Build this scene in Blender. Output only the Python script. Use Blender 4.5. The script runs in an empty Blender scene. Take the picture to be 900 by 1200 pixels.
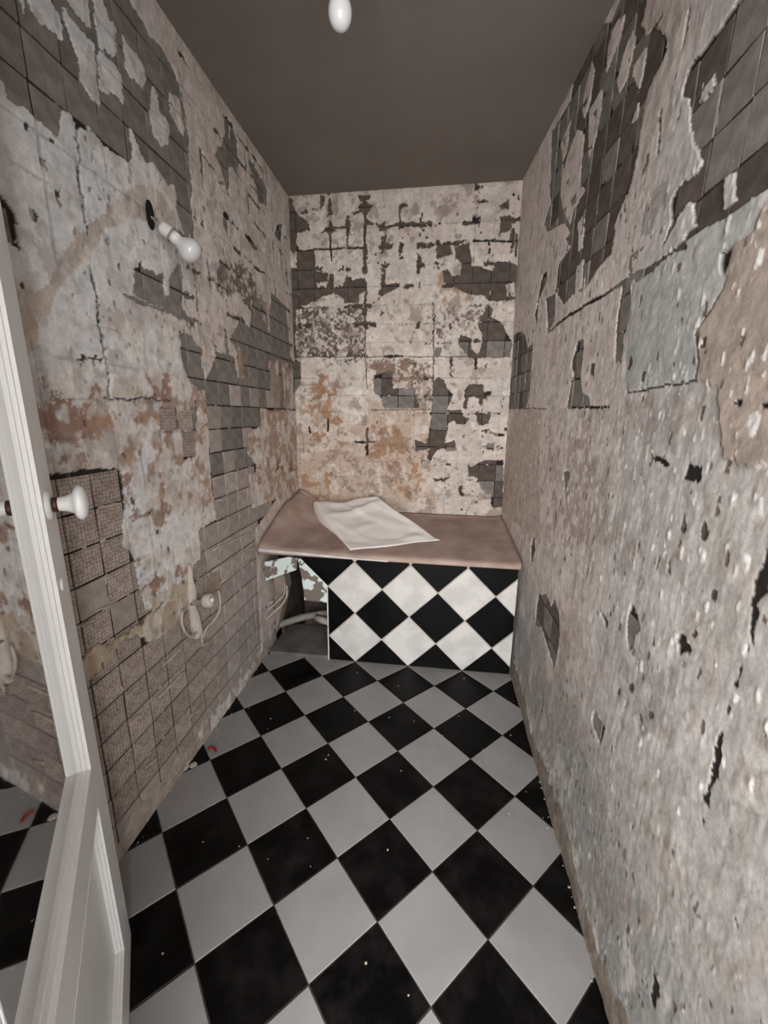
import bpy, math, random
import numpy as np
from mathutils import Matrix, Vector

# ------------------------------------------------------------------ camera, world, light, exposure
U = 0.2                                            # metres per floor tile; geometry below is written in tile widths
CAM = np.array([2.6371, -4.6533, 6.4442]); FPX = 479.4
PITCH, ROLL, YAW = 1.3391, 0.0111, 0.1236
sc = bpy.context.scene
COL = sc.collection
def camR():
    c, s = math.cos, math.sin
    X = np.array([[1,0,0],[0,c(PITCH),-s(PITCH)],[0,s(PITCH),c(PITCH)]])
    Z = lambda t: np.array([[c(t),-s(t),0],[s(t),c(t),0],[0,0,1]])
    return Z(YAW) @ X @ Z(ROLL)
RC = camR()
cd = bpy.data.cameras.new('camera'); cam = bpy.data.objects.new('camera', cd); COL.objects.link(cam)
cd.sensor_fit = 'HORIZONTAL'; cd.sensor_width = 36; cd.lens = FPX/900*36; cd.clip_start = 0.01
M4 = Matrix([list(RC[i]) + [CAM[i]*U] for i in range(3)] + [[0,0,0,1]]); cam.matrix_world = M4
sc.camera = cam
w = bpy.data.worlds.new('world'); sc.world = w; w.use_nodes = True
w.node_tree.nodes['Background'].inputs[0].default_value = (0.75, 0.8, 0.9, 1)
w.node_tree.nodes['Background'].inputs[1].default_value = 0.05
sc.view_settings.view_transform = 'Standard'; sc.view_settings.look = 'None'
sc.view_settings.gamma = 1; sc.view_settings.use_curve_mapping = False
sc.view_settings.exposure = 0.0
# daylight entering the hall window behind the open doorway
ld = bpy.data.lights.new('hall_daylight', 'AREA'); ld.shape = 'RECTANGLE'; ld.size = 1.7; ld.size_y = 2.1
ld.energy = 166; ld.color = (1.0, 0.99, 0.985)
lo = bpy.data.objects.new('hall_daylight', ld); COL.objects.link(lo)
lo.location = (3.3*U, -10.6*U, 6.4*U); lo.rotation_euler = (math.radians(90), 0, 0)   # area -Z turned to +Y

# ------------------------------------------------------------------ pixel -> surface helpers
def ray(x, y): return RC @ np.array([(x-450)/FPX, -(y-600)/FPX, -1.0])
def at_y(x, y, Y): d = ray(x, y); return CAM + d*((Y-CAM[1])/d[1])
def at_x(x, y, X): d = ray(x, y); return CAM + d*((X-CAM[0])/d[0])
def at_z(x, y, Z): d = ray(x, y); return CAM + d*((Z-CAM[2])/d[2])
XL, CEIL = -1.79, 12.45
def yback(x): return 8.2 - 0.15*(np.asarray(x)+1.79)/6.59
def xright(y, z):
    top = np.clip(5.0 - 0.0844*(np.asarray(y)-3.4), 4.55, 5.1)
    return 4.8 + np.asarray(z)/12.5*(top-4.8)
def uvL(q): p = at_x(q[0], q[1], XL); return p[1], p[2]
def uvB(q):
    Y = 8.1
    for _ in range(4): p = at_y(q[0], q[1], Y); Y = float(yback(p[0]))
    return p[0], p[2]
def uvR(q):
    X = 4.8
    for _ in range(8): p = at_x(q[0], q[1], X); X = float(xright(p[1], p[2]))
    return p[1], p[2]

# ------------------------------------------------------------------ object helpers
def lin(c):
    c = np.asarray(c, float)/255.0
    return np.where(c <= 0.04045, c/12.92, ((c+0.055)/1.055)**2.4)
def tag(o, label=None, cat=None, group=None, kind=None):
    if label: o['label'] = label
    if cat: o['category'] = cat
    if group: o['group'] = group
    if kind: o['kind'] = kind
    return o
def thing(name, loc, label, cat, group=None, kind=None):
    o = bpy.data.objects.new(name, None); COL.objects.link(o); o.empty_display_size = 0.05
    o.location = Vector([float(a)*U for a in loc]); return tag(o, label, cat, group, kind)
def worldloc(o):
    v = Vector((0,0,0))
    while o is not None: v = v + o.location; o = o.parent
    return v
def mk(name, V, Fc, mat, parent=None, smooth=False):
    V = np.asarray(V, float)*U
    off = np.array(worldloc(parent)) if parent is not None else np.zeros(3)
    me = bpy.data.meshes.new(name); me.from_pydata((V-off).tolist(), [], [list(f) for f in Fc]); me.update()
    if smooth: me.polygons.foreach_set('use_smooth', [True]*len(me.polygons))
    me.materials.append(mat)
    o = bpy.data.objects.new(name, me); COL.objects.link(o)
    if parent is not None: o.parent = parent
    return o
def join(*parts):
    V, Fc = [], []
    for v, f in parts:
        n = len(V); V += [list(a) for a in v]; Fc += [[i+n for i in g] for g in f]
    return V, Fc
def box(x0, x1, y0, y1, z0, z1, b=0.0):
    if b <= 0:
        V = [(x,y,z) for x in (x0,x1) for y in (y0,y1) for z in (z0,z1)]
        return V, [(0,1,3,2),(4,6,7,5),(0,4,5,1),(2,3,7,6),(0,2,6,4),(1,5,7,3)]
    V = []; 
    for z, i in ((z0, b), (z0+b, 0), (z1-b, 0), (z1, b)):
        V += [(x0+i,y0+i,z),(x1-i,y0+i,z),(x1-i,y1-i,z),(x0+i,y1-i,z)]
    Fc = [(3,2,1,0),(12,13,14,15)]
    for r in range(3):
        for k in range(4): Fc.append((r*4+k, r*4+(k+1)%4, r*4+4+(k+1)%4, r*4+4+k))
    return V, Fc
def frame_of(d):
    d = np.asarray(d, float); d = d/np.linalg.norm(d)
    a = np.array([0,0,1.]) if abs(d[2]) < 0.9 else np.array([1.,0,0])
    u = np.cross(a, d); u /= np.linalg.norm(u); return u, np.cross(d, u), d
def tube(pts, rad, seg=8):
    pts = [np.asarray(p, float) for p in pts]; n = len(pts)
    rads = rad if hasattr(rad, '__len__') else [rad]*n
    V, Fc = [], []
    for i, p in enumerate(pts):
        d = pts[min(i+1, n-1)] - pts[max(i-1, 0)]; u, v, _ = frame_of(d)
        for k in range(seg):
            a = 2*math.pi*k/seg; V.append(p + (u*math.cos(a)+v*math.sin(a))*rads[i])
    for i in range(n-1):
        for k in range(seg): Fc.append((i*seg+k, i*seg+(k+1)%seg, (i+1)*seg+(k+1)%seg, (i+1)*seg+k))
    Fc.append(tuple(range(seg-1, -1, -1))); Fc.append(tuple((n-1)*seg+k for k in range(seg)))
    return V, Fc
def lathe(o, d, prof, seg=20):                     # prof: (distance along d, radius)
    u, v, d = frame_of(d); o = np.asarray(o, float); V, Fc = [], []
    for t, r in prof:
        for k in range(seg):
            a = 2*math.pi*k/seg; V.append(o + d*t + (u*math.cos(a)+v*math.sin(a))*max(r, 1e-4))
    for i in range(len(prof)-1):
        for k in range(seg): Fc.append((i*seg+k, i*seg+(k+1)%seg, (i+1)*seg+(k+1)%seg, (i+1)*seg+k))
    Fc.append(tuple(range(seg-1, -1, -1))); Fc.append(tuple((len(prof)-1)*seg+k for k in range(seg)))
    return V, Fc
def spline(pts, n=8):
    P = [np.asarray(p, float) for p in pts]; P = [2*P[0]-P[1]] + P + [2*P[-1]-P[-2]]; out = []
    for i in range(1, len(P)-2):
        for k in range(n):
            t = k/n; a, b, c, d = P[i-1], P[i], P[i+1], P[i+2]
            out.append(0.5*((2*b)+(c-a)*t+(2*a-5*b+4*c-d)*t*t+(-a+3*b-3*c+d)*t**3))
    return out + [P[-2]]
def clip(poly, halfplanes):                        # halfplanes: (nx, ny, c) keep nx*x+ny*y <= c
    for nx, ny, c in halfplanes:
        out = []
        for i in range(len(poly)):
            a, b = poly[i-1], poly[i]; da, db = nx*a[0]+ny*a[1]-c, nx*b[0]+ny*b[1]-c
            if (da <= 0) != (db <= 0):
                t = da/(da-db); out.append((a[0]+(b[0]-a[0])*t, a[1]+(b[1]-a[1])*t))
            if db <= 0: out.append(b)
        poly = out
        if len(poly) < 3: return []
    return poly
def slab(poly, to3, t0, t1, bev):                  # polygon with a bevelled face, to3(x, y, height) -> point
    c = np.mean(np.array(poly), 0); n = len(poly); V = []
    for h, s in ((t0, 0), (t1-bev, 0), (t1, bev)):
        for p in poly:
            d = np.array(p)-c; L = np.linalg.norm(d); q = np.array(p) - d/L*min(s*1.4, L*0.4); V.append(to3(q[0], q[1], h))
    Fc = [tuple(range(n-1, -1, -1)), tuple(2*n+i for i in range(n))]
    for r in range(2):
        for k in range(n): Fc.append((r*n+k, r*n+(k+1)%n, (r+1)*n+(k+1)%n, (r+1)*n+k))
    return V, Fc

# ------------------------------------------------------------------ materials
def newmat(name):
    m = bpy.data.materials.new(name); m.use_nodes = True
    return m, m.node_tree, m.node_tree.nodes['Principled BSDF']
def rgba(c): return tuple(lin(c)) + (1,)
def noise_node(t, scale, detail=4, rough=0.6, coord='Object'):
    tc = t.nodes.new('ShaderNodeTexCoord'); n = t.nodes.new('ShaderNodeTexNoise')
    n.inputs['Scale'].default_value = scale; n.inputs['Detail'].default_value = detail; n.inputs['Roughness'].default_value = rough
    t.links.new(tc.outputs[coord], n.inputs['Vector']); return n
def ramp(t, src, stops):
    r = t.nodes.new('ShaderNodeValToRGB'); e = r.color_ramp.elements
    while len(e) < len(stops): e.new(0.5)
    for i, (p, c) in enumerate(stops): e[i].position = p; e[i].color = c
    t.links.new(src, r.inputs[0]); return r
def bump(t, b, src, strength, dist):
    n = t.nodes.new('ShaderNodeBump'); n.inputs['Strength'].default_value = strength; n.inputs['Distance'].default_value = dist
    t.links.new(src, n.inputs['Height']); t.links.new(n.outputs[0], b.inputs['Normal']); return n
def mat_noise(name, c1, c2, scale=8, rough=0.8, bscale=60, bstr=0.3, bdist=0.002, lo=0.35, hi=0.65, spec=0.4, vary=0.0):
    m, t, b = newmat(name); n = noise_node(t, scale, 6)
    r = ramp(t, n.outputs['Fac'], [(lo, rgba(c1)), (hi, rgba(c2))]); out = r.outputs[0]
    if vary:
        oi = t.nodes.new('ShaderNodeObjectInfo'); mr = t.nodes.new('ShaderNodeMapRange')
        mr.inputs['To Min'].default_value = 1-vary; mr.inputs['To Max'].default_value = 1+vary
        t.links.new(oi.outputs['Random'], mr.inputs['Value'])
        mx = t.nodes.new('ShaderNodeVectorMath'); mx.operation = 'SCALE'
        t.links.new(out, mx.inputs[0]); t.links.new(mr.outputs[0], mx.inputs['Scale']); out = mx.outputs[0]
    t.links.new(out, b.inputs['Base Color']); b.inputs['Roughness'].default_value = rough
    b.inputs['Specular IOR Level'].default_value = spec
    if bstr: bump(t, b, noise_node(t, bscale, 5).outputs['Fac'], bstr, bdist)
    return m
def mat_wall():
    m, t, b = newmat('scraped_plaster')
    at = t.nodes.new('ShaderNodeAttribute'); at.attribute_name = 'Col'
    n = noise_node(t, 30, 9, 0.78)
    mr = t.nodes.new('ShaderNodeMapRange'); mr.inputs['From Min'].default_value = 0.3; mr.inputs['From Max'].default_value = 0.7
    mr.inputs['To Min'].default_value = 0.66; mr.inputs['To Max'].default_value = 1.24
    t.links.new(n.outputs['Fac'], mr.inputs['Value'])
    mx = t.nodes.new('ShaderNodeVectorMath'); mx.operation = 'SCALE'
    t.links.new(at.outputs['Color'], mx.inputs[0]); t.links.new(mr.outputs[0], mx.inputs['Scale'])
    t.links.new(mx.outputs[0], b.inputs['Base Color']); b.inputs['Roughness'].default_value = 0.88
    b.inputs['Specular IOR Level'].default_value = 0.25
    bump(t, b, noise_node(t, 90, 8, 0.7).outputs['Fac'], 0.4, 0.003)
    return m
WALL = mat_wall()
def mat_mortar(name, c1, c2, waffle):
    m = mat_noise(name, c1, c2, 22, 0.9, 120, 0.5, 0.002, vary=0.14, spec=0.2); t = m.node_tree; b = t.nodes['Principled BSDF']
    if waffle:
        tc = t.nodes.new('ShaderNodeTexCoord'); v = t.nodes.new('ShaderNodeTexVoronoi'); v.inputs['Scale'].default_value = 95
        v.inputs['Randomness'].default_value = 0.35; t.links.new(tc.outputs['Object'], v.inputs['Vector'])
        src = b.inputs['Base Color'].links[0].from_socket
        rr = ramp(t, v.outputs['Distance'], [(0.30, (1.12,1.1,1.08,1)), (0.62, (0.62,0.58,0.55,1))])
        mx = t.nodes.new('ShaderNodeVectorMath'); mx.operation = 'MULTIPLY'
        t.links.new(src, mx.inputs[0]); t.links.new(rr.outputs[0], mx.inputs[1]); t.links.new(mx.outputs[0], b.inputs['Base Color'])
        bump(t, b, v.outputs['Distance'], -0.6, 0.002)
    return m
MORT_GREY = mat_mortar('grey_mortar', (108,103,98), (136,130,124), False)
MORT_BROWN = mat_mortar('brown_grey_mortar', (148,138,132), (172,162,155), False)
MORT_WAFFLE = mat_mortar('waffle_mortar', (154,143,137), (176,165,159), True)
MORT_DARK = mat_mortar('dark_mortar', (80,71,65), (104,94,87), False)
GROUT_L = mat_noise('pale_grout', (165,152,140), (195,182,170), 30)
TILE_W = mat_noise('white_floor_tile', (140,138,137), (150,148,147), 6, 0.34, 40, 0.04, 0.001, vary=0.03, spec=0.4)
PTILE_W = mat_noise('white_marbled_tile', (196,193,189), (212,209,205), 9, 0.3, 40, 0.04, 0.001, lo=0.4, hi=0.56, vary=0.03)
def mat_black(name, dust):
    m, t, b = newmat(name)
    n = noise_node(t, 9, 8, 0.7); r = ramp(t, n.outputs['Fac'], [(0.45, rgba((6,6,6))), (0.8, rgba((34,32,31) if dust else (14,13,13)))])
    s = noise_node(t, 70, 3, 0.8); r2 = ramp(t, s.outputs['Fac'], [(0.71, (0,0,0,1)), (0.78, (1,1,1,1))])
    mx = t.nodes.new('ShaderNodeMix'); mx.data_type = 'RGBA'
    t.links.new(r2.outputs[0], mx.inputs[0]); t.links.new(r.outputs[0], mx.inputs[6])
    mx.inputs[7].default_value = rgba((105,100,96) if dust else (34,32,31))
    t.links.new(mx.outputs[2], b.inputs['Base Color'])
    rr = ramp(t, n.outputs['Fac'], [(0.3, (0.3,)*3+(1,)), (0.75, (0.6,)*3+(1,))]); t.links.new(rr.outputs[0], b.inputs['Roughness'])
    b.inputs['Specular IOR Level'].default_value = 0.14
    return m
TILE_B = mat_black('black_floor_tile', True); PTILE_B = mat_black('black_panel_tile', False)
GROUT = mat_noise('grey_grout', (52,50,48), (80,76,73), 40)
CEILM = mat_noise('ceiling_paint', (114,107,100), (121,114,107), 2.5, 0.92, 30, 0.15, 0.002, spec=0.15)
PAINT = mat_noise('grey_white_gloss_paint', (232,233,234), (238,239,240), 3, 0.32, 20, 0.05, 0.001, spec=0.5)
PORC = mat_noise('white_porcelain', (226,226,226), (234,234,234), 3, 0.12, 10, 0.0, spec=0.6)
BRASS = mat_noise('dark_brass', (66,48,38), (98,74,58), 20, 0.4); BRASS.node_tree.nodes['Principled BSDF'].inputs['Metallic'].default_value = 0.6
PLAST = mat_noise('white_plastic', (205,203,200), (222,220,217), 10, 0.4, 30, 0.02)
BULB = mat_noise('frosted_bulb', (196,196,196), (204,204,204), 3, 0.22, 10, 0.0, spec=0.6)
BENCH = mat_noise('dusty_brown_board', (158,136,126), (186,164,153), 7, 0.85, 35, 0.5, 0.004, spec=0.2)
EDGEW = mat_noise('white_painted_edge', (196,191,185), (220,216,210), 18, 0.5)
CLOTH = mat_noise('white_cloth', (240,234,228), (248,244,240), 5, 0.9, 150, 0.15, 0.001, spec=0.1)
SLABM = mat_noise('grey_slab', (90,86,82), (118,112,107), 9, 0.8)
PIPEM = mat_noise('dusty_grey_pipe', (120,114,109), (150,143,136), 14, 0.7)
CABLE = mat_noise('dusty_cable', (168,154,142), (196,184,172), 20, 0.7)
BLACKM = mat_noise('hole_shade_black', (10,10,10), (20,19,18), 9, 0.8)
DARKIN = mat_noise('dark_rubble', (48,42,38), (76,68,62), 14, 0.95, 30, 0.8, 0.01)
DARKIN2 = mat_noise('brown_dusty_render', (122,108,98), (152,138,127), 12, 0.9, 40, 0.6, 0.006)
REDM = mat_noise('red_plastic', (120,24,22), (150,34,30), 20, 0.4)
PLASTER = mat_noise('cream_plaster', (176,165,156), (206,197,189), 16, 0.9, 50, 0.7, 0.006, spec=0.15)
HALLM = mat_noise('hall_wall_paint', (176,170,162), (186,180,172), 3, 0.9)
def mat_splotch():
    m, t, b = newmat('mint_paint_with_adhesive'); n = noise_node(t, 21, 2, 0.4)
    r = ramp(t, n.outputs['Fac'], [(0.47, rgba((216,228,224))), (0.51, rgba((118,108,98)))])
    t.links.new(r.outputs[0], b.inputs['Base Color']); b.inputs['Roughness'].default_value = 0.6; return m
SPLOTCH = mat_splotch()
def mat_glass():
    m = bpy.data.materials.new('window_glass'); m.use_nodes = True; t = m.node_tree; t.nodes.clear()
    o = t.nodes.new('ShaderNodeOutputMaterial'); g = t.nodes.new('ShaderNodeBsdfGlossy'); g.inputs['Roughness'].default_value = 0.03
    tr = t.nodes.new('ShaderNodeBsdfTransparent'); tr.inputs[0].default_value = (0.86, 0.89, 0.89, 1)
    f = t.nodes.new('ShaderNodeFresnel'); f.inputs['IOR'].default_value = 1.55
    mx = t.nodes.new('ShaderNodeMixShader'); t.links.new(f.outputs[0], mx.inputs[0]); t.links.new(tr.outputs[0], mx.inputs[1])
    t.links.new(g.outputs[0], mx.inputs[2]); t.links.new(mx.outputs[0], o.inputs[0]); return m
GLASS = mat_glass()

# ------------------------------------------------------------------ noise
def vn(x, y, seed):
    T = np.random.RandomState(seed).rand(256, 256)
    xi, yi = np.floor(x).astype(int), np.floor(y).astype(int); fx, fy = x-xi, y-yi
    fx, fy = fx*fx*(3-2*fx), fy*fy*(3-2*fy)
    a, b, c, d = T[xi&255, yi&255], T[(xi+1)&255, yi&255], T[xi&255, (yi+1)&255], T[(xi+1)&255, (yi+1)&255]
    return (a*(1-fx)+b*fx)*(1-fy) + (c*(1-fx)+d*fx)*fy
def fbm(x, y, f, octv=4, seed=0, gain=0.55):
    s, a, tot = 0, 1.0, 0
    for o in range(octv): s = s + a*vn(x*f+17.3*o, y*f+5.1*o, seed+o); tot += a; a *= gain; f *= 2.05
    return s/tot
def sstep(a, b, x): t = np.clip((x-a)/(b-a), 0, 1); return t*t*(3-2*t)

# ------------------------------------------------------------------ scraped wall surfaces
class Wall:
    """A real relief surface: plaster skin with holes knocked through to a deeper bed; colour is given per layer."""
    def __init__(s, us, vs, conv, seed):
        s.us, s.vs, s.conv, s.seed = us, vs, conv, seed
        s.u, s.v = [a.ravel() for a in np.meshgrid(us, vs, indexing='ij')]
        s.c = np.zeros((len(s.u), 3)); s.h = np.zeros(len(s.u)); s.hole = np.zeros(len(s.u), bool)
        n = lambda f, k: fbm(s.u, s.v, f, 4, seed+k)-0.5
        n1, n2, n3, n4 = n(3.0, 1), n(3.0, 11), n(11.0, 21), n(11.0, 31)
        n5, n6 = fbm(s.u, s.v, 27, 2, seed+41)-.5, fbm(s.u, s.v, 27, 2, seed+46)-.5
        s.wu, s.wv = n1*0.16+n3*0.13+n5*.07, n2*0.16+n4*0.13+n6*.07
    def N(s, f, k, octv=4): return fbm(s.u, s.v, f, octv, s.seed+k)
    def poly(s, pts, warp=1.0, raw=False):
        P = np.array([s.conv(q) if not raw else q for q in pts])
        m = np.zeros(len(s.u), bool); pad = 0.2
        bb = (s.u > P[:,0].min()-pad) & (s.u < P[:,0].max()+pad) & (s.v > P[:,1].min()-pad) & (s.v < P[:,1].max()+pad)
        idx = np.nonzero(bb)[0]
        if not len(idx): return m
        x, y = s.u[idx]+s.wu[idx]*warp, s.v[idx]+s.wv[idx]*warp; ins = np.zeros(len(idx), bool)
        for i in range(len(P)):
            (x0, y0), (x1, y1) = P[i-1], P[i]
            if y0 == y1: continue
            cr = ((y0 > y) != (y1 > y)) & (x < (x1-x0)*(y-y0)/(y1-y0)+x0); ins ^= cr
        m[idx[ins]] = True; return m
    def line(s, pts, wd, warp=0.5, raw=False):
        P = [np.array(s.conv(q) if not raw else q) for q in pts]; m = np.zeros(len(s.u), bool)
        A = np.array(P); bb = np.nonzero((s.u > A[:,0].min()-.3) & (s.u < A[:,0].max()+.3) & (s.v > A[:,1].min()-.3) & (s.v < A[:,1].max()+.3))[0]
        x, y = s.u[bb]+s.wu[bb]*warp, s.v[bb]+s.wv[bb]*warp; D = np.full(len(bb), 9.0)
        for a, b in zip(P[:-1], P[1:]):
            d = b-a; t = np.clip(((x-a[0])*d[0]+(y-a[1])*d[1])/(d@d+1e-9), 0, 1)
            D = np.minimum(D, np.hypot(x-a[0]-t*d[0], y-a[1]-t*d[1]))
        w_ = wd*(0.45+1.1*fbm(x, y, 6, 3, s.seed+77)); m[bb[D < w_]] = True; return m
    def paint(s, m, c, k=1.0):
        k = (k*np.ones(len(s.u)))[m][:,None] if not np.isscalar(k) else k
        s.c[m] = s.c[m]*(1-k) + lin(c)*k
    def stain(s, pts, c, thr=0.45, f=5, warp=1.6, k=0.85, seed=50):
        m = s.poly(pts, warp); n = s.N(f, seed); a = sstep(thr-0.06, thr+0.06, n)*k
        s.c[m] = s.c[m]*(1-a[m][:,None]) + lin(c)*a[m][:,None]
    def knock(s, m, c=(46,40,36)):
        s.hole |= m; s.h[m] = -0.03; s.c[m] = lin(c)
    def holes(s, polys, warp=1.0, keep=()):
        m = np.zeros(len(s.u), bool)
        for p in polys: m |= s.poly(p, warp)
        for p in keep: m &= ~s.poly(p, warp)
        s.knock(m)
    def skin(s, pts, c, warp=1.0, lift=0.0):
        m = s.poly(pts, warp); s.hole &= ~m; s.h[m] = lift; n = s.N(4, 60)[m][:,None]
        s.c[m] = lin(c)*(0.8+0.4*n); return m
    def chips(s, n, region, size, c, lift, seed, tall=1.0, raw=None):
        rs = random.Random(seed); P = [s.conv(q) for q in region]; us = [p[0] for p in P]; vs = [p[1] for p in P]
        cnt = 0
        du = len(s.us); dv = len(s.vs)
        while cnt < n:
            a, b = rs.uniform(min(us), max(us)), rs.uniform(min(vs), max(vs)); cnt += 1
            s.blob(a, b, rs.uniform(*size), c, lift*rs.uniform(.5, 1.2), tall*rs.uniform(.7, 1.5))
    def blob(s, a, b, r, c, lift, tall):
        i0, i1 = np.searchsorted(s.us, (a-r, a+r)); j0, j1 = np.searchsorted(s.vs, (b-r*tall, b+r*tall))
        if i1 <= i0 or j1 <= j0: return
        ii, jj = np.meshgrid(np.arange(i0, i1), np.arange(j0, j1), indexing='ij'); k = (ii*len(s.vs)+jj).ravel()
        d = np.hypot((s.u[k]+s.wu[k]*0.5-a)/r, (s.v[k]+s.wv[k]*0.5-b)/(r*tall)); k, d = k[d < 1], d[d < 1]
        s.c[k] = lin(c)*1.0; s.h[k] = s.h[k] + lift*(1-d)
    def joint_holes(s, u0, du, v0, dv, where, thr, w_=.05):
        """skin broken away along the old joints"""
        uu, vv = s.u+s.wu*.7, s.v+s.wv*.7
        fu, fv = np.abs((uu-u0)/du-np.round((uu-u0)/du))*du, np.abs((vv-v0)/dv-np.round((vv-v0)/dv))*dv
        q = s.N(1.9, 120); r = s.N(1.9, 130); wv_ = w_*(.2+1.8*s.N(5, 140))
        m = where & (((fu < wv_) & (q > thr)) | ((fv < wv_) & (r > thr)))
        s.knock(m, (76,67,60))
    def ghost(s, u0, du, v0, dv, thr=.55, k=.3, w_=.014):
        """imprint of the old tile joints left in the plaster skin"""
        uu, vv = s.u+s.wu*.12, s.v+s.wv*.12
        fu, fv = np.abs((uu-u0)/du-np.round((uu-u0)/du))*du, np.abs((vv-v0)/dv-np.round((vv-v0)/dv))*dv
        a = np.maximum((fu < w_)*sstep(thr, thr+.1, s.N(1.3, 81)), (fv < w_)*sstep(thr, thr+.1, s.N(1.3, 85)))*(~s.hole)
        s.c *= (1-k*a)[:,None]; s.h = s.h-.008*a
    def scrape(s, pale, grime, seed, ku=9, kv=3.5, a=.5, b=.45):
        """smears of paler skim and grimy scrapes over the whole skin"""
        m = ~s.hole; x = fbm(s.u*ku, s.v*kv, 1, 5, s.seed+seed); y = fbm(s.u*ku*1.4, s.v*kv*1.4, 1, 5, s.seed+seed+9)
        g1 = fbm(s.u, s.v, .9, 3, s.seed+seed+20); g2 = fbm(s.u, s.v, .9, 3, s.seed+seed+30)
        k1 = (sstep(.56, .66, x+(g1-.5)*.35)*a*m)[:,None]; k2 = (sstep(.6, .68, y+(g2-.5)*.35)*b*m)[:,None]
        s.c = s.c*(1-k1)+lin(pale)*k1; s.c = s.c*(1-k2)+lin(grime)*k2
    def build(s, name, to3, label):
        s.h = s.h + 0.010*(s.N(9, 90)-0.5) + 0.005*(s.N(26, 95, 3)-0.5)
        V = to3(s.u, s.v, s.h)*U; nu, nv = len(s.us), len(s.vs)
        i = (np.arange(nu-1)[:,None]*nv + np.arange(nv-1)[None,:]).ravel()
        Q = np.stack([i, i+nv, i+nv+1, i+1], 1)
        me = bpy.data.meshes.new(name); me.vertices.add(len(V)); me.vertices.foreach_set('co', V.astype(np.float32).ravel())
        me.loops.add(Q.size); me.loops.foreach_set('vertex_index', Q.astype(np.int32).ravel())
        me.polygons.add(len(Q)); me.polygons.foreach_set('loop_start', np.arange(0, Q.size, 4, dtype=np.int32))
        me.polygons.foreach_set('use_smooth', np.ones(len(Q), bool))
        me.update(calc_edges=True)
        at = me.attributes.new('Col', 'FLOAT_COLOR', 'POINT')
        at.data.foreach_set('color', np.concatenate([np.clip(s.c, 0, 1), np.ones((len(V), 1))], 1).astype(np.float32).ravel())
        me.materials.append(WALL); o = bpy.data.objects.new(name, me); COL.objects.link(o)
        tag(o, label, 'wall', kind='structure'); s.obj = o; return o
    def squares(s, u0, du, v0, dv, to3, pick, front=-0.014, cover=0.14, gap=.012):
        """one thin bed-mortar square per cell of the old tile grid that shows through a hole"""
        rs = random.Random(s.seed); uh, vh = s.u[s.hole], s.v[s.hole]
        iu, iv = np.floor((uh-u0)/du).astype(int), np.floor((vh-v0)/dv).astype(int)
        ia, ja = np.floor((s.u-u0)/du).astype(int), np.floor((s.v-v0)/dv).astype(int)
        from collections import Counter
        H = Counter(zip(iu.tolist(), iv.tolist())); A = Counter(zip(ia.tolist(), ja.tolist()))
        cells = sorted(((H[c]/max(A[c], 1), c) for c in H), reverse=True)
        meshes = {}; n = 0
        for cov, (i, j) in cells:
            if cov < cover or n >= 295: break
            mat = pick(u0+(i+.5)*du, v0+(j+.5)*dv, rs); key = (mat.name, rs.randrange(4))
            if key not in meshes:
                a, b, g = du/2-gap, dv/2-gap, 0.006
                j_ = lambda: rs.uniform(-0.008, 0.008)
                V = [(x+j_(), y+j_(), z) for z, x_, y_ in ((-0.03,a,b),(-g,a,b),(0,a-g,b-g)) for x, y in ((-x_,-y_),(x_,-y_),(x_,y_),(-x_,y_))]
                Fc = [(8,9,10,11)] + [(r*4+k, r*4+(k+1)%4, r*4+4+(k+1)%4, r*4+4+k) for r in range(2) for k in range(4)]
                me = bpy.data.meshes.new('mortar_square'); me.from_pydata((np.array(V)*U).tolist(), [], Fc); me.update()
                me.materials.append(mat); meshes[key] = me
            cu, cv = u0+(i+.5)*du, v0+(j+.5)*dv; f = front+rs.uniform(-0.006, 0.004)
            p0, pu, pv, pn = [to3(np.array([a]), np.array([b]), np.array([c]))[0] for a, b, c in ((cu,cv,f),(cu+.01,cv,f),(cu,cv+.01,f),(cu,cv,f+.01))]
            R = np.stack([(pu-p0)*100, (pv-p0)*100, (pn-p0)*100], 1); t_ = rs.uniform(-.012, .012)
            R = R @ np.array([[math.cos(t_),-math.sin(t_),0],[math.sin(t_),math.cos(t_),0],[0,0,1]])
            o = bpy.data.objects.new('mortar_square', meshes[key]); COL.objects.link(o); o.parent = s.obj
            o.matrix_local = Matrix([list(R[k])+[p0[k]*U] for k in range(3)]+[[0,0,0,1]]); n += 1
        return n
def to3L(u, v, h): return np.stack([XL+h, u, v], 1)
def to3R(u, v, h): return np.stack([xright(u, v)-h, u, v], 1)
def to3B(u, v, h): return np.stack([u, yback(u)-h, v], 1)
def spacing(a, b, fn):
    out = [a]
    while out[-1] < b: out.append(out[-1]+fn(out[-1]))
    out[-1] = b; return np.array(out)

# ---- left wall
us = spacing(-4.1, 8.25, lambda y: 0.05 if y < -1.6 else min(0.03, 0.0036*(y+4.65)+0.002))
L = Wall(us, np.arange(0, 12.62, 0.021), uvL, 100)
n1, n2, n3 = L.N(0.8, 2), L.N(2.6, 3), L.N(9, 4)
k = sstep(0.9, 3.2, L.u + (n1-.5)*1.2)[:,None]
L.c = (lin((214,214,215))*(1-k) + lin((206,194,186))*k)*(0.84+0.32*n2)[:,None]
L.h = 0.03*(n1-.5)
low = sstep(8.3, 7.2, L.v+(n2-.5)*1.5)[:,None]*sstep(.52, .4, n2)[:,None]*.7
L.c = L.c*(1-low*.6) + lin((196,174,158))*low*.6
L.skin([(0,320),(10,325),(40,340),(52,335),(62,320),(72,300),(88,275),(110,262),(130,242),(148,222),(165,217),(185,222),(195,235),(206,252),(200,262),(185,262),(165,258),(155,256),(140,265),(120,275),(105,300),(88,312),(72,330),(65,345),(58,368),(50,372),(48,400),(48,412),(25,416),(15,360),(8,330)], (194,182,173), .7, -0.012)
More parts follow.
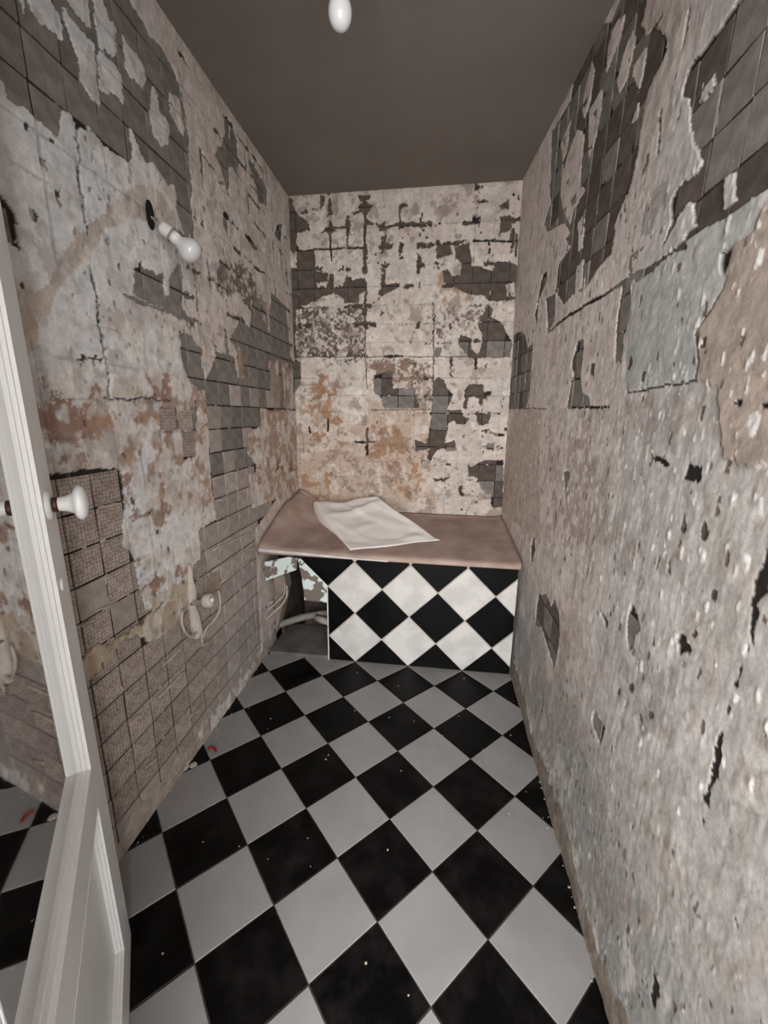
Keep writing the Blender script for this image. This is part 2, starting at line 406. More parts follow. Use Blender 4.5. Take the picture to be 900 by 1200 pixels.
# rust and pink stains of the old brick red paint
RUST, PINK, TAN = (146,108,90), (160,132,118), (168,140,118)
for p, c, th in (([(45,445),(68,446),(86,455),(72,465),(60,470)], RUST, .35), ([(38,482),(65,470),(85,462),(97,490),(90,525),(75,512),(60,518),(40,503)], RUST, .42),
    ([(100,475),(122,468),(134,478),(130,502),(105,514),(92,505)], (160,120,100), .3), ([(55,522),(92,508),(95,530),(70,548),(52,545)], RUST, .45),
    ([(104,446),(116,446),(118,472),(104,472)], RUST, .38), ([(172,446),(198,438),(199,470),(172,464)], RUST, .42), ([(84,545),(105,535),(108,552),(88,555)], PINK, .4),
    ([(145,552),(157,550),(158,585),(147,580)], RUST, .38), ([(182,550),(200,550),(199,566),(186,568)], RUST, .35), ([(165,588),(200,588),(196,615),(188,628),(178,605),(150,610)], RUST, .4),
    ([(150,655),(230,640),(236,655),(170,700)], RUST, .5), ([(160,440),(245,440),(250,560),(160,560)], PINK, .52), ([(100,480),(250,480),(255,600),(150,600)], TAN, .55),
    ([(292,478),(347,478),(349,582),(290,592)], (166,138,120), .45), ([(325,540),(346,538),(346,552),(322,552)], (120,70,52), .48)):
    L.stain(p, c, th)
L.stain([(244,308),(268,306),(287,314),(300,334),(308,350),(308,375),(296,372),(282,345),(262,350),(246,335)], (98,78,66), .42, 9, seed=52)
for p in ([(110,515),(130,523),(130,549),(106,549)], [(190,615),(215,600),(250,592),(252,604),(234,618),(232,650),(214,657),(195,670),(166,688),(164,660),(160,650),(170,620),(178,602),(186,628)],
          [(146,395),(200,385),(210,425),(150,430)], [(50,420),(120,420),(120,440),(55,470)]): L.stain(p, (222,218,213), .4, 4, k=.8)
L.skin([(133,443),(165,443),(167,465),(131,465)], (186,172,152), .5, 0.004)
DK = [
 [(-40,-80),(140,-80),(152,0),(166,22),(176,40),(188,55),(203,80),(215,112),(218,140),(221,165),(222,195),(224,205),(225,235),(226,272),(219,275),(213,262),(207,245),(209,232),(205,217),(197,215),(190,205),(184,194),(172,190),(165,178),(158,160),(153,147),(151,150),(155,175),(155,188),(143,185),(135,178),(122,170),(115,160),(103,147),(100,152),(89,150),(87,140),(82,130),(72,126),(71,140),(68,158),(45,141),(25,127),(8,115),(14,117),(7,100),(0,92),(-40,60)],
 [(254,170),(260,174),(264,155),(264,136),(268,137),(269,165),(272,142),(278,165),(279,190),(278,200),(283,212),(272,195),(268,195),(268,232),(264,215),(258,195),(252,180)],
 [(290,185),(300,198),(310,215),(314,225),(312,240),(304,238),(300,215),(292,193)], [(262,250),(266,247),(270,257),(267,260),(267,278),(262,265)],
 [(324,265),(331,262),(330,285),(322,275)], [(286,275),(294,278),(303,292),(296,291)], [(-8,226),(8,233),(15,248),(20,275),(24,293),(18,290),(-8,286)],
 [(157,345),(158,335),(161,315),(166,303),(169,312),(186,322),(191,318),(193,330),(194,346),(192,360),(175,355)],
 [(193,348),(200,346),(199,325),(210,310),(214,318),(214,360),(220,370),(235,376),(228,378),(205,370),(192,361)],
 [(211,390),(225,392),(232,405),(239,412),(236,425),(241,440),(243,460),(232,455),(224,448),(214,425)],
 [(187,478),(207,476),(210,504),(190,506)], [(211,480),(231,478),(230,503),(211,503)], [(214,506),(228,506),(230,533),(215,538)],
 [(272,395),(284,372),(293,385),(296,355),(305,350),(311,378),(317,392),(318,342),(334,358),(337,375),(341,418),(347,430),(347,482),(337,480),(320,482),(303,478),(300,460),(268,456),(245,460),(243,445),(255,413),(275,420),(279,443),(285,444),(282,420)],
 [(50,556),(87,553),(143,548),(146,592),(144,640),(157,648),(164,690),(172,716),(190,706),(225,700),(227,662),(236,656),(234,622),(254,608),(248,560),(243,480),(242,450),(262,445),(304,460),(306,500),(292,506),(290,530),(301,545),(301,554),(292,556),(296,596),(312,590),(325,584),(300,620),(300,640),(308,795),(140,1015),(40,1015)],
]
SH = [[(19,-20),(32,-20),(28,17)], [(31,-20),(50,-20),(70,18),(75,48),(60,38),(45,25),(35,12)], [(72,3),(85,20),(97,35),(112,50),(114,70),(116,92),(118,125),(110,118),(95,95),(92,75),(83,45),(75,25)],
 [(74,-10),(105,-10),(107,32),(100,28),(88,15)], [(108,-10),(120,-10),(128,20),(137,30),(139,62),(133,65),(116,52),(112,30)], [(116,57),(130,68),(143,85),(146,122),(138,116),(125,108),(117,105)],
 [(143,38),(150,50),(160,60),(168,75),(172,90),(168,105),(155,92),(147,80)], [(178,97),(184,110),(187,130),(195,140),(199,150),(197,170),(190,172),(180,160),(176,140),(175,110)], [(199,108),(208,112),(214,125),(217,150),(215,160),(205,145),(198,130)]]
L.holes(DK, .55, SH)
L.skin([(98,772),(112,757),(135,750),(160,735),(172,722),(195,705),(212,698),(219,705),(214,722),(205,735),(185,748),(175,752),(163,745),(137,757),(130,770),(120,785),(105,797),(95,800),(92,780)], (180,164,146), .8, 0.015)
L.skin([(172,702),(205,684),(222,680),(222,706),(196,700),(178,716)], (184,168,150), .8, 0.02)
L.skin([(240,672),(256,668),(262,690),(240,700)], (158,142,128), 1.2, 0.0)
for p in ([(305,350),(312,352),(316,388),(309,375)], [(276,400),(283,396),(286,444),(280,444)], [(316,425),(327,420),(330,470),(318,462)], [(330,420),(344,432),(345,480),(333,478)]): L.skin(p, (158,138,124), 1.2)
for p, wd in (([(88,145),(93,185),(92,205),(98,232),(103,272)], .012), ([(106,312),(114,345),(118,385),(122,415),(127,445),(129,463)], .016), ([(122,467),(165,468),(200,468)], .012),
              ([(145,346),(160,352),(190,362),(233,378)], .02), ([(226,300),(231,340),(234,370)], .012), ([(236,180),(244,190),(252,201)], .018), ([(237,182),(238,220)], .012), ([(292,215),(302,225),(305,262)], .018), ([(256,212),(262,215)], .025),
              ([(94,421),(122,421)], .012), ([(348,470),(348,600)], .01)):
    L.knock(L.line(p, wd), (62,54,48)); 
L.joint_holes(.1, .488, .546, .466, (L.u > 2.6) & (L.v > 7.6), .6, .035)
L.hole &= (L.h < -0.02)
for q, r in (((253,238),.055), ((40,252),.05), ((52,192),.04), ((61,166),.03), ((32,150),.03), ((170,282),.03), ((140,311),.025), ((128,331),.03), ((27,336),.03), ((67,228),.03), ((98,420),.04), ((112,419),.03)):
    a, b = uvL(q); L.blob(a, b, r, (70,62,56), -0.022, 1.4)
L.chips(420, [(30,0),(330,480)], (.012,.035), (148,142,136), -.012, 5, 1.4)
L.chips(330, [(60,430),(330,720)], (.012,.05), (206,196,186), .012, 6, 1.4)
L.chips(160, [(60,430),(330,720)], (.012,.035), (110,92,80), -.012, 7, 1.4)
# rough skirt of old mortar at the floor
sk = sstep(.42, .05, L.v+(n2-.5)*.5); L.h = np.maximum(L.h, L.h*(1-sk)+sk*(.02+.03*n2)); L.hole &= (sk < .12)
L.c = np.where((sk > .12)[:,None], lin((164,152,143))*(0.75+.5*n3)[:,None], L.c)
L.scrape((226,223,220), (158,147,138), 200, 4, 2.6, .5, .4); L.ghost(.1, .488, .546, .466, .5, .25)
WL = L.build('wall_left', to3L, 'left wall with peeling white plaster and grids of mortar squares')
def pickL(u, v, rs):
    if v > 7.3: return MORT_GREY
    if v > 5.0 and u > 2.4: return MORT_GREY if rs.random() < .6 else MORT_BROWN
    if u < 2.4 and rs.random() < .72: return MORT_WAFFLE
    return MORT_BROWN
nL = L.squares(0.10, 0.488, 0.546, 0.466, to3L, pickL, gap=.0135)
# pale ridges of grout left standing between the squares
RID = [((147,818),(162,804)), ((151,850),(166,836)), ((185,818),(218,786)), ((190,781),(208,764)), ((170,900),(184,888)), ((222,840),(234,830)), ((187,817),(217,785)),
       ((190,781),(213,759)), ((88,736),(111,726)), ((115,595),(142,589)), ((248,562),(259,559)), ((255,613),(265,609)), ((254,587),(278,579)), ((266,555),(278,553)), ((249,645),(294,624)), ((258,684),(295,655)), ((249,670),(297,640)), ((113,716),(138,706))]
for a, b in RID:
    (u0, v0), (u1, v1) = uvL(a), uvL(b); n = 7; rs = random.Random(int(u0*999))
    P = [(XL+.0, u0+(u1-u0)*i/(n-1)+rs.uniform(-.008,.008), v0+(v1-v0)*i/(n-1)+rs.uniform(-.008,.008)) for i in range(n)]
    mk('grout_ridge', *tube(P, [.012]+[rs.uniform(.014,.028) for _ in range(n-2)]+[.01], 6), GROUT_L, WL, True)

# ---- back wall
Bk = Wall(np.arange(-1.9, 4.97, 0.0185), np.arange(2.4, 12.62, 0.0195), uvB, 300)
n1, n2, n3 = Bk.N(0.8, 2), Bk.N(2.6, 3), Bk.N(9, 4)
Bk.c = lin((208,196,187))*(0.84+0.32*n2)[:,None]
k = (sstep(10.5, 12, Bk.v)*.35)[:,None]; Bk.c = Bk.c*(1-k) + lin((190,175,164))*k
Bk.h = 0.02*(n1-.5)
Bk.stain([(350,468),(500,470),(512,598),(350,592)], (190,168,150), .3, 3, k=.8)
for p, c, th in (([(358,455),(380,448),(384,470),(402,480),(412,500),(406,522),(385,532),(362,510)], (166,128,98), .45), ([(372,438),(397,444),(394,472),(373,466)], (160,118,92), .4),
    ([(352,556),(400,552),(440,558),(456,535),(492,540),(502,575),(470,592),(358,585)], (168,132,102), .5), ([(426,498),(470,500),(480,530),(430,538)], (162,126,98), .44),
    ([(436,423),(482,423),(482,446),(437,450)], (128,100,82), .38), ([(470,420),(508,425),(505,480),(480,480)], (150,124,104), .5), ([(510,320),(560,330),(545,358),(512,355)], (176,150,128), .4),
    ([(390,545),(450,545),(480,590),(400,590)], (196,180,166), .5)): Bk.stain(p, c, th, 5)
Bk.skin([(428,352),(508,352),(508,418),(428,418)], (208,196,185), .3, .006); Bk.skin([(402,452),(430,453),(432,490),(412,500),(402,485),(399,470)], (216,206,196), .8, .008)
for p, th in (([(342,360),(428,360),(428,418),(345,418)], .47), ([(508,358),(578,355),(572,380),(545,400),(512,406)], .58), ([(480,425),(508,425),(508,470),(482,475)], .58), ([(375,405),(428,410),(420,428),(380,430)], .58)):
    Bk.stain(p, (98,86,76), th, 15, .4, .95, seed=54)
Bk.holes([
 [(334,230),(343,232),(344,242),(348,250),(357,257),(362,263),(363,269),(348,270),(347,285),(350,293),(335,293)],
 [(334,293),(368,293),(369,318),(384,320),(384,330),(371,330),(371,330),(384,331),(386,320),(390,320),(391,331),(404,331),(405,322),(410,328),(428,326),(429,338),(420,346),(420,355),(403,355),(402,348),(392,344),(378,347),(370,352),(362,356),(336,361)],
 [(420,228),(434,228),(434,232),(429,236),(437,242),(432,248),(428,255),(438,263),(426,265),(425,250),(418,242),(424,238)], [(375,228),(382,229),(380,240),(375,246)], [(406,256),(412,258),(409,272),(405,278)],
 [(442,345),(447,338),(449,322),(453,333),(468,331),(468,336),(456,342),(448,348)],
 [(511,286),(526,284),(530,298),(527,300),(512,303)],
 [(533,290),(550,285),(553,311),(565,313),(577,318),(582,306),(596,306),(606,312),(606,350),(594,352),(573,352),(565,345),(548,345),(537,338),(520,330),(518,318),(524,317),(530,323),(540,322),(541,308),(534,302)],
 [(546,260),(553,258),(554,249),(558,256),(563,253),(562,262),(548,263)], [(586,253),(598,251),(600,257),(610,253),(609,258),(599,262),(598,270),(588,273),(585,278),(587,262)], [(585,241),(597,234),(596,246),(588,245)],
 [(560,378),(572,358),(578,362),(573,372),(585,376),(592,385),(598,395),(601,400),(598,418),(551,420),(540,408),(536,402),(540,392),(552,397),(553,410),(560,416),(565,405),(565,390)], [(509,408),(517,407),(516,418),(509,417)],
 [(508,446),(514,442),(520,446),(524,455),(531,462),(527,473),(523,480),(541,480),(543,488),(549,491),(545,498),(535,497),(533,492),(525,496),(522,512),(521,520),(533,515),(535,528),(524,529),(520,525),(512,528),(505,540),(500,538),(503,525),(495,528),(487,529),(486,515),(500,520),(504,500),(506,482)],
 [(543,466),(546,455),(550,449),(566,450),(567,460),(577,458),(575,463),(566,465),(565,475),(561,472),(562,465)], [(558,484),(575,485),(572,495),(562,499),(558,492)], [(573,506),(592,510),(592,513),(580,511)], [(570,520),(580,519),(579,528),(570,526)],
 [(549,545),(553,548),(562,542),(570,539),(590,540),(590,595),(576,595),(576,580),(568,578),(562,565),(560,560),(549,558)], [(336,418),(352,423),(353,450),(345,460),(336,470)], [(437,440),(460,435),(460,455),(485,455),(492,478),(450,478),(447,465),(438,460)],
 [(335,358),(345,358),(347,420),(335,420)]], .45,
 [[(349,271),(366,271),(366,290),(350,290)], [(338,295),(348,295),(347,314),(338,314)], [(370,331),(383,331),(381,338),(371,337)], [(391,331),(403,331),(402,339),(392,337)], [(593,332),(604,330),(604,348),(594,346)]])
for p, wd in (([(381,267),(408,266)], .03), ([(387,265),(388,305)], .025), ([(407,266),(407,290)], .025), ([(427,265),(428,310)], .035), ([(368,292),(428,290)], .025), ([(469,240),(468,268)], .025), ([(468,263),(487,263)], .03), ([(555,282),(607,282)], .028), ([(573,284),(574,296)], .025), ([(606,275),(605,300)], .03),
    ([(430,503),(430,532)], .035), ([(416,518),(438,518)], .03), ([(415,250),(424,246)], .04), ([(558,420),(558,432)], .035), ([(384,490),(384,505)], .025), ([(362,500),(364,508)], .03), ([(428,355),(428,420),(430,455)], .012), ([(508,355),(508,480)], .014), ([(345,418),(590,418)], .012), ([(450,418),(472,417)], .03), ([(435,480),(505,480)], .012),
    ([(337,230),(340,400),(345,500),(350,590)], .02)): Bk.knock(Bk.line(p, wd, .3), (50,42,36))
Bk.joint_holes(-1.595, .505, 5.02, .503, Bk.v > 8.9, .615, .05); Bk.joint_holes(-1.595, .505, 5.02, .503, (Bk.v > 4) & (Bk.u > 2.2), .64, .05)
Bk.hole &= (Bk.h < -.02)
for q, r in (((565,220),.05), ((554,575),.045), ((558,588),.04), ((541,597),.04), ((602,228),.04), ((496,270),.04), ((500,278),.04), ((492,275),.04), ((515,262),.04), ((440,298),.04), ((452,308),.04), ((443,308),.03), ((564,272),.04), ((380,230),.03), ((402,312),.03)): a, b = uvB(q); Bk.blob(a, b, r, (66,56,50), -.022, 1.1)
Bk.chips(300, [(338,225),(600,590)], (.015,.04), (210,198,186), .012, 8, 1.1); Bk.chips(260, [(338,225),(600,590)], (.012,.035), (120,102,88), -.012, 9, 1.1)
Bk.scrape((224,214,204), (132,114,102), 210, 3.5, 3.5, .65, .55); Bk.ghost(-1.595, .505, 5.02, .503, .5, .25)
WB = Bk.build('wall_back', to3B, 'back wall of cream plaster blotched with dark mortar patches and tan stains')
nB = Bk.squares(-1.595, .505, 5.02, .503, to3B, lambda u, v, rs: MORT_DARK if v > 8.5 or rs.random() < .6 else MORT_GREY)

# ---- right wall
us = spacing(-4.1, 8.1, lambda y: 0.05 if y < -3.2 else min(0.028, 0.0034*(y+4.65)+0.003))
Rw = Wall(us, np.arange(0, 12.62, 0.0185), uvR, 500)
n1, n2, n3 = Rw.N(0.8, 2), Rw.N(2.6, 3), Rw.N(9, 4)
k = sstep(2.6, -0.6, Rw.u+(n1-.5)*1.6)[:,None]
Rw.c = (lin((216,204,196))*(1-k) + lin((190,186,182))*k)*(0.86+0.28*n2)[:,None]
k2 = (sstep(4.0, 1.2, Rw.v+(n1-.5)*1.8)*.85)[:,None]; Rw.c = Rw.c*(1-k2) + lin((148,147,144))*(.88+.24*n3)[:,None]*k2  # grey cement render low down; some of the corner's dimness is in this colour
Rw.h = .03*(n1-.5)
Rw.scrape((216,210,205), (158,144,134), 220, 4.5, 2.0, .55, .4)
strk = vn(Rw.u*26, Rw.v*1.6, 777)                     # vertical scraper streaks
Rw.c *= (0.94+.12*strk)[:,None]; Rw.h += .003*(strk-.5)
Rw.skin([(745,325),(760,318),(800,275),(816,270),(850,252),(895,218),(930,200),(898,228),(890,245),(883,275),(870,284),(858,290),(850,320),(845,340),(835,355),(818,373),(815,385),(818,400),(819,430),(815,448),(780,452),(735,460),(734,430),(740,350)], (184,184,181), .5, .004)
Rw.skin([(895,245),(960,215),(960,520),(880,545),(850,540),(845,500),(842,455),(818,448),(818,400),(816,385),(835,357),(850,330),(860,288),(885,272)], (178,163,152), .5, .014)
Rw.skin([(604,480),(632,482),(634,640),(590,600),(592,520)], (196,182,172), .6, .006)
for p, c, th in (([(730,470),(795,460),(805,500),(775,530),(735,508)], (128,112,100), .5), ([(770,640),(800,640),(810,700),(760,690)], (134,118,104), .52), ([(715,600),(760,610),(750,690),(722,680)], (130,114,100), .5), ([(720,760),(800,770),(810,850),(730,860)], (104,92,82), .55),
    ([(690,470),(640,600),(700,680),(720,560)], (160,138,122), .5), ([(640,480),(690,470),(720,640),(640,640)], (150,130,118), .5), ([(830,870),(900,860),(900,960),(850,950)], (126,108,94), .56), ([(690,930),(780,900),(800,1080),(700,1090)], (150,134,120), .5), ([(840,560),(900,540),(900,620),(830,640)], (180,176,170), .45),
    ([(800,640),(900,640),(900,820),(800,830)], (178,174,168), .45), ([(700,560),(800,540),(850,640),(700,640)], (182,178,172), .45), ([(752,270),(758,240),(770,225),(779,218),(775,240),(765,258),(756,272)], (86,72,62), .2), ([(620,740),(690,690),(700,860),(640,870)], (162,140,124), .48)): Rw.stain(p, c, th, 6, k=.36)
DKR = [
 [(644,228),(646,155),(668,118),(672,92),(690,52),(700,30),(714,28),(725,0),(726,-60),(770,-60),(757,0),(750,30),(758,45),(771,32),(780,45),(781,60),(774,75),(766,90),(760,105),(755,120),(750,155),(747,180),(741,205),(735,225),(728,240),(720,262),(718,285),(715,300),(700,315),(685,338),(686,318),(682,340),(670,345),(660,357),(650,342),(655,310),(668,290),(662,280),(668,272),(660,262),(640,272),(637,262),(645,240)],
 [(930,-80),(880,-80),(862,8),(845,35),(828,55),(815,75),(808,80),(803,95),(798,113),(806,118),(810,150),(818,170),(823,190),(815,205),(800,215),(790,225),(786,238),(800,240),(812,235),(815,265),(830,262),(850,250),(875,238),(905,218),(960,190),(960,-80)],
 [(640,350),(650,345),(650,375),(641,390)], [(728,332),(740,328),(735,375),(730,395),(728,425),(720,425),(722,380)], [(669,428),(677,398),(684,397),(683,415),(680,440),(681,460),(690,467),(691,477),(664,477),(668,455),(672,440)],
 [(600,395),(608,388),(615,392),(618,408),(624,402),(622,440),(620,465),(615,479),(592,478),(597,455),(600,430)], [(636,320),(641,318),(640,330),(632,350),(628,385),(626,370)],
 [(741,322),(765,308),(790,290),(804,276),(805,290),(790,293),(768,312),(765,318),(745,330)], [(785,235),(800,225),(805,215),(803,240),(795,255),(775,290),(785,262)],
 [(631,695),(640,697),(646,712),(649,700),(655,720),(656,740),(653,765),(649,783),(640,755),(634,735),(627,732),(628,715)], [(702,712),(713,730),(710,736)],
 [(740,706),(746,720),(749,738),(742,745),(740,760),(736,760),(733,740),(734,725)], [(792,745),(800,742),(808,762),(792,766)], [(622,640),(626,625),(627,645),(622,662)], [(660,555),(667,552),(664,572),(661,575)], [(784,655),(785,672),(781,672)],
 [(846,292),(854,294),(850,318),(845,321)], [(693,848),(697,833),(710,852),(703,872)]]
SHR = [[(726,18),(732,15),(725,50),(718,68),(710,85),(711,60),(716,35)], [(742,32),(744,45),(742,58),(735,90),(725,110),(722,100),(728,70),(735,50)], [(758,52),(755,80),(748,108),(742,90),(741,78),(750,60)], [(745,125),(748,120),(747,138),(738,148)],
 [(693,75),(696,82),(692,115),(685,140),(681,130),(685,100)], [(704,105),(705,125),(698,160),(690,190),(689,160),(690,130)], [(663,185),(676,150),(684,158),(682,190),(679,215),(687,222),(672,245),(667,264),(660,250),(656,230),(658,205)], [(676,262),(684,250),(682,290),(677,295)], [(675,312),(683,305),(682,335),(673,345)], [(656,170),(668,140),(664,175),(658,190)],
 [(838,83),(838,100),(825,118),(818,122),(820,108)], [(850,207),(863,200),(862,240),(848,245)], [(758,0),(770,-10),(765,25),(758,42),(752,30)]]
Rw.holes(DKR, .4, SHR)
Rw.stain([(835,95),(885,90),(890,165),(850,182),(822,160)], (70,48,38), .3, 6)
for p, wd in (([(864,8),(836,48),(810,80)], .045), ([(776,18),(758,48),(740,76)], .035), ([(641,390),(665,370),(690,355),(730,330),(750,318)], .03), ([(804,276),(850,250),(898,215)], .03), ([(719,115),(710,128),(700,150)], .03), ([(710,170),(698,190),(687,206)], .03),
    ([(664,478),(712,477)], .02), ([(594,479),(640,479)], .012), ([(734,460),(780,452),(815,447),(819,430),(816,388),(836,358),(848,335)], .012), ([(634,805),(636,825),(633,835)], .02), ([(808,12),(800,55)], .02), ([(774,130),(772,150),(770,180)], .02), ([(598,455),(615,450)], .02), ([(597,430),(618,425)], .02)):
    Rw.knock(Rw.line(p, wd, .3), (40,35,32))
for p in ([(899,640),(905,690),(888,705),(884,735),(878,752),(875,740),(880,705),(886,672),(893,662)], [(862,782),(869,781),(862,808),(857,805),(865,795)], [(848,855),(844,885),(834,920),(829,950),(820,932),(826,930),(834,900),(840,870)], [(820,955),(823,954),(825,963),(822,965)],
          [(762,535),(768,530),(785,543),(780,547)], [(800,562),(803,545),(822,548),(820,567)], [(862,472),(870,467),(874,476),(866,479)], [(891,475),(904,471),(904,481)], [(852,968),(855,978),(851,972)], [(862,1073),(866,1090),(862,1082)], [(768,1140),(775,1165),(767,1185),(764,1175)], [(785,1095),(790,1108),(786,1106)]):
    m = Rw.poly(p, .5); Rw.c[m] = lin((40,36,34)); Rw.h[m] -= .010; Rw.hole &= ~m
Rw.hole &= (Rw.h < -.02)
for q, r in (((755,442),.05), ((826,402),.04), ((800,617),.05), ((825,622),.06), ((835,697),.04), ((813,743),.03), ((873,757),.03), ((854,834),.03), ((762,838),.04), ((750,840),.04), ((725,810),.04), ((740,805),.05), ((603,770),.06), ((626,655),.03), ((662,655),.04), ((694,433),.07), ((740,425),.06)): a, b = uvR(q); Rw.blob(a, b, r, (84,74,66), -.014, 1.3)
for q, r in (((885,498),.09), ((893,300),.08), ((823,650),.07), ((873,660),.08), ((818,375),.06), ((792,410),.05), ((858,585),.07), ((890,590),.08), ((790,440),.05), ((773,488),.05), ((748,505),.04), ((812,515),.05), ((756,535),.05), ((828,550),.05), ((840,495),.03), ((811,587),.04), ((793,605),.04), ((870,760),.06), ((860,820),.06), ((774,695),.06), ((752,780),.08), ((820,645),.05), ((826,710),.05), ((862,710),.05), ((860,460),.03), ((883,420),.05), ((866,346),.04), ((706,860),.05), ((750,870),.07), ((845,895),.05), ((795,950),.05), ((880,920),.06), ((770,905),.05), ((820,920),.05)):
    a, b = uvR(q); Rw.blob(a, b, r*.62, (222,219,215), .012, 1.6)
Rw.chips(560, [(612,330),(900,900)], (.010,.032), (226,220,214), .012, 12, 1.9); Rw.chips(700, [(606,430),(760,900)], (.007,.02), (224,216,209), .008, 17, 3.2); Rw.chips(420, [(600,330),(900,1000)], (.012,.032), (118,106,96), -.01, 13, 2.0)
Rw.chips(170, [(640,900),(900,1200)], (.012,.03), (180,174,166), .01, 14, 1.8); Rw.chips(120, [(640,900),(900,1200)], (.012,.03), (110,103,96), -.01, 15, 1.8); Rw.chips(120, [(640,60),(890,330)], (.012,.04), (178,168,158), .01, 16, 1.9)
for a, b in (((690,880),(830,1230)), ((712,905),(850,1180)), ((800,930),(905,1120))): Rw.stain([a, (a[0]+9,a[1]), (b[0]+14,b[1]), b], (176,173,167), .35, 4, .5, .7)
sk = sstep(.6, .02, Rw.v+(n2-.5)*.7); Rw.h = np.maximum(Rw.h, Rw.h*(1-sk)+sk*(.02+.05*n2)); Rw.hole &= (sk < .5)
Rw.c = np.where((sk > .35)[:,None], lin((132,122,112))*(0.65+.7*n3)[:,None], Rw.c)
WR = Rw.build('wall_right', to3R, 'right wall of scraped pinkish grey plaster with dark patches near the ceiling')
v0R = uvR((836,46))[1]; v0R = v0R - .466*math.floor(v0R/.466)
nR = Rw.squares(.1, .488, v0R, .466, to3R, lambda u, v, rs: MORT_DARK if rs.random() < .5 else MORT_GREY)

# ------------------------------------------------------------------ ceiling, floor, front wall, hall
tag(mk('ceiling', *box(-3, 8.2, -10.9, 8.6, CEIL, CEIL+.4), CEILM), 'plain dim grey brown painted ceiling', 'ceiling', kind='structure')
FL = tag(mk('floor', *box(-2.3, 5.4, -4.5, 8.6, -.3, -.012), GROUT), 'floor of black and white tiles laid diagonally as a checkerboard', 'floor', kind='structure')
tag(mk('floor_hall', *box(-3, 8.2, -10.9, -4.5, -.3, -.012), SLABM), 'plain grey hall floor beyond the doorway', 'floor', kind='structure')
r2 = 2**-.5
for a in range(-9, 12):
    for b in range(-12, 12):
        g = .008
        P = [((p+q)*r2, (p-q)*r2) for p, q in ((a+g,b+g),(a+1-g,b+g),(a+1-g,b+1-g),(a+g,b+1-g))]
        P = clip(P[::-1], [(-1,0,1.80),(1,0,4.82),(0,-1,4.45),(0,1,4.97)])
        if len(P) < 3: continue
        ar = abs(sum(P[i-1][0]*P[i][1]-P[i][0]*P[i-1][1] for i in range(len(P))))/2
        if ar < .004: continue
        c = np.mean(P, 0)
        if sum(P[i-1][0]*P[i][1]-P[i][0]*P[i-1][1] for i in range(len(P))) < 0: P = P[::-1]
        mk('floor_tile', *slab(P, lambda x, y, h: (x, y, h), -.03, 0.0, .006), TILE_B if (a+b) % 2 == 0 else TILE_W, FL)
# front wall with the doorway the camera stands in
fw = join(box(-2.2, 1.1, -4.55, -4.1, 0, CEIL), box(4.72, 6.2, -4.55, -4.1, 0, CEIL), box(1.1, 4.72, -4.55, -4.1, 10.2, CEIL))
tag(mk('wall_front', *fw, HALLM), 'plain front wall with the doorway opening', 'wall', kind='structure')
for nm, bb, lb in (('wall_hall_left', (-3.2,-3,-10.9,-4.5,0,CEIL), 'plain left wall of the hall'), ('wall_hall_right', (8.2,8.4,-10.9,-4.5,0,CEIL), 'plain right wall of the hall')):
    tag(mk(nm, *box(*bb), HALLM), lb, 'wall', kind='structure')
hf = join(box(-3, -.95, -10.7, -10.4, 0, CEIL), box(7.55, 8.2, -10.7, -10.4, 0, CEIL), box(-.95, 7.55, -10.7, -10.4, 0, 1.1), box(-.95, 7.55, -10.7, -10.4, 11.7, CEIL),
          box(-3, 1.1, -4.75, -4.56, 0, CEIL), box(4.72, 8.2, -4.75, -4.56, 0, CEIL), box(1.1, 4.72, -4.75, -4.56, 10.2, CEIL))
tag(mk('wall_hall_end', *hf, HALLM), 'end walls of the hall with a window opening', 'wall', kind='structure')
wd = join(*[box(a, b, -10.55, -10.45, c, d) for a, b, c, d in ((-.95,7.55,1.1,1.25),(-.95,7.55,11.55,11.7),(-.95,-.8,1.1,11.7),(7.4,7.55,1.1,11.7),(3.23,3.37,1.25,11.55))])
tag(mk('window_1', *wd, PAINT), 'white framed hall window facing the doorway', 'window', kind='structure')

# ------------------------------------------------------------------ glazed door standing open on the left
F0 = np.array([-.936, -1.28, 0]); Hd = np.array([.603,-.797,0]); Hd /= np.linalg.norm(Hd); Nd = np.array([.797,.603,0]); Nd /= np.linalg.norm(Nd)
DW, DH = 3.45, 10.0
def D(s_, z, o): return F0 + Hd*s_ + Nd*o + np.array([0,0,z])
DR = thing('door_1', (F0[0], F0[1], .03), 'grey white glazed door standing open along the left side', 'door', kind='structure')
def dbox(name, s0, s1, z0, z1, o0, o1, mat, b=.012, parent=DR):
    V, Fc = box(s0, s1, o0, o1, z0, z1, b); return mk(name, [D(a, c, b_) for a, b_, c in V], [f[::-1] for f in Fc], mat, parent)
dbox('stile', 0, .5, .03, DH, -.2, 0, PAINT); dbox('stile', DW-.5, DW, .03, DH, -.2, 0, PAINT)
dbox('top_rail', .5, DW-.5, DH-.55, DH, -.2, 0, PAINT); dbox('lock_rail', .5, DW-.5, 2.54, 3.0, -.2, 0, PAINT); dbox('bottom_rail', .5, DW-.5, .03, .56, -.2, 0, PAINT)
dbox('glass_pane', .5, DW-.5, 3.0, DH-.55, -.115, -.095, GLASS, 0)
dbox('lower_panel', .5, DW-.5, .56, 2.54, -.15, -.075, PAINT, 0)
PROF = [(0,.004),(.010,.006),(.016,-.022),(.030,-.028),(.036,-.058),(.050,-.062),(.056,-.095),(0,-.095)]
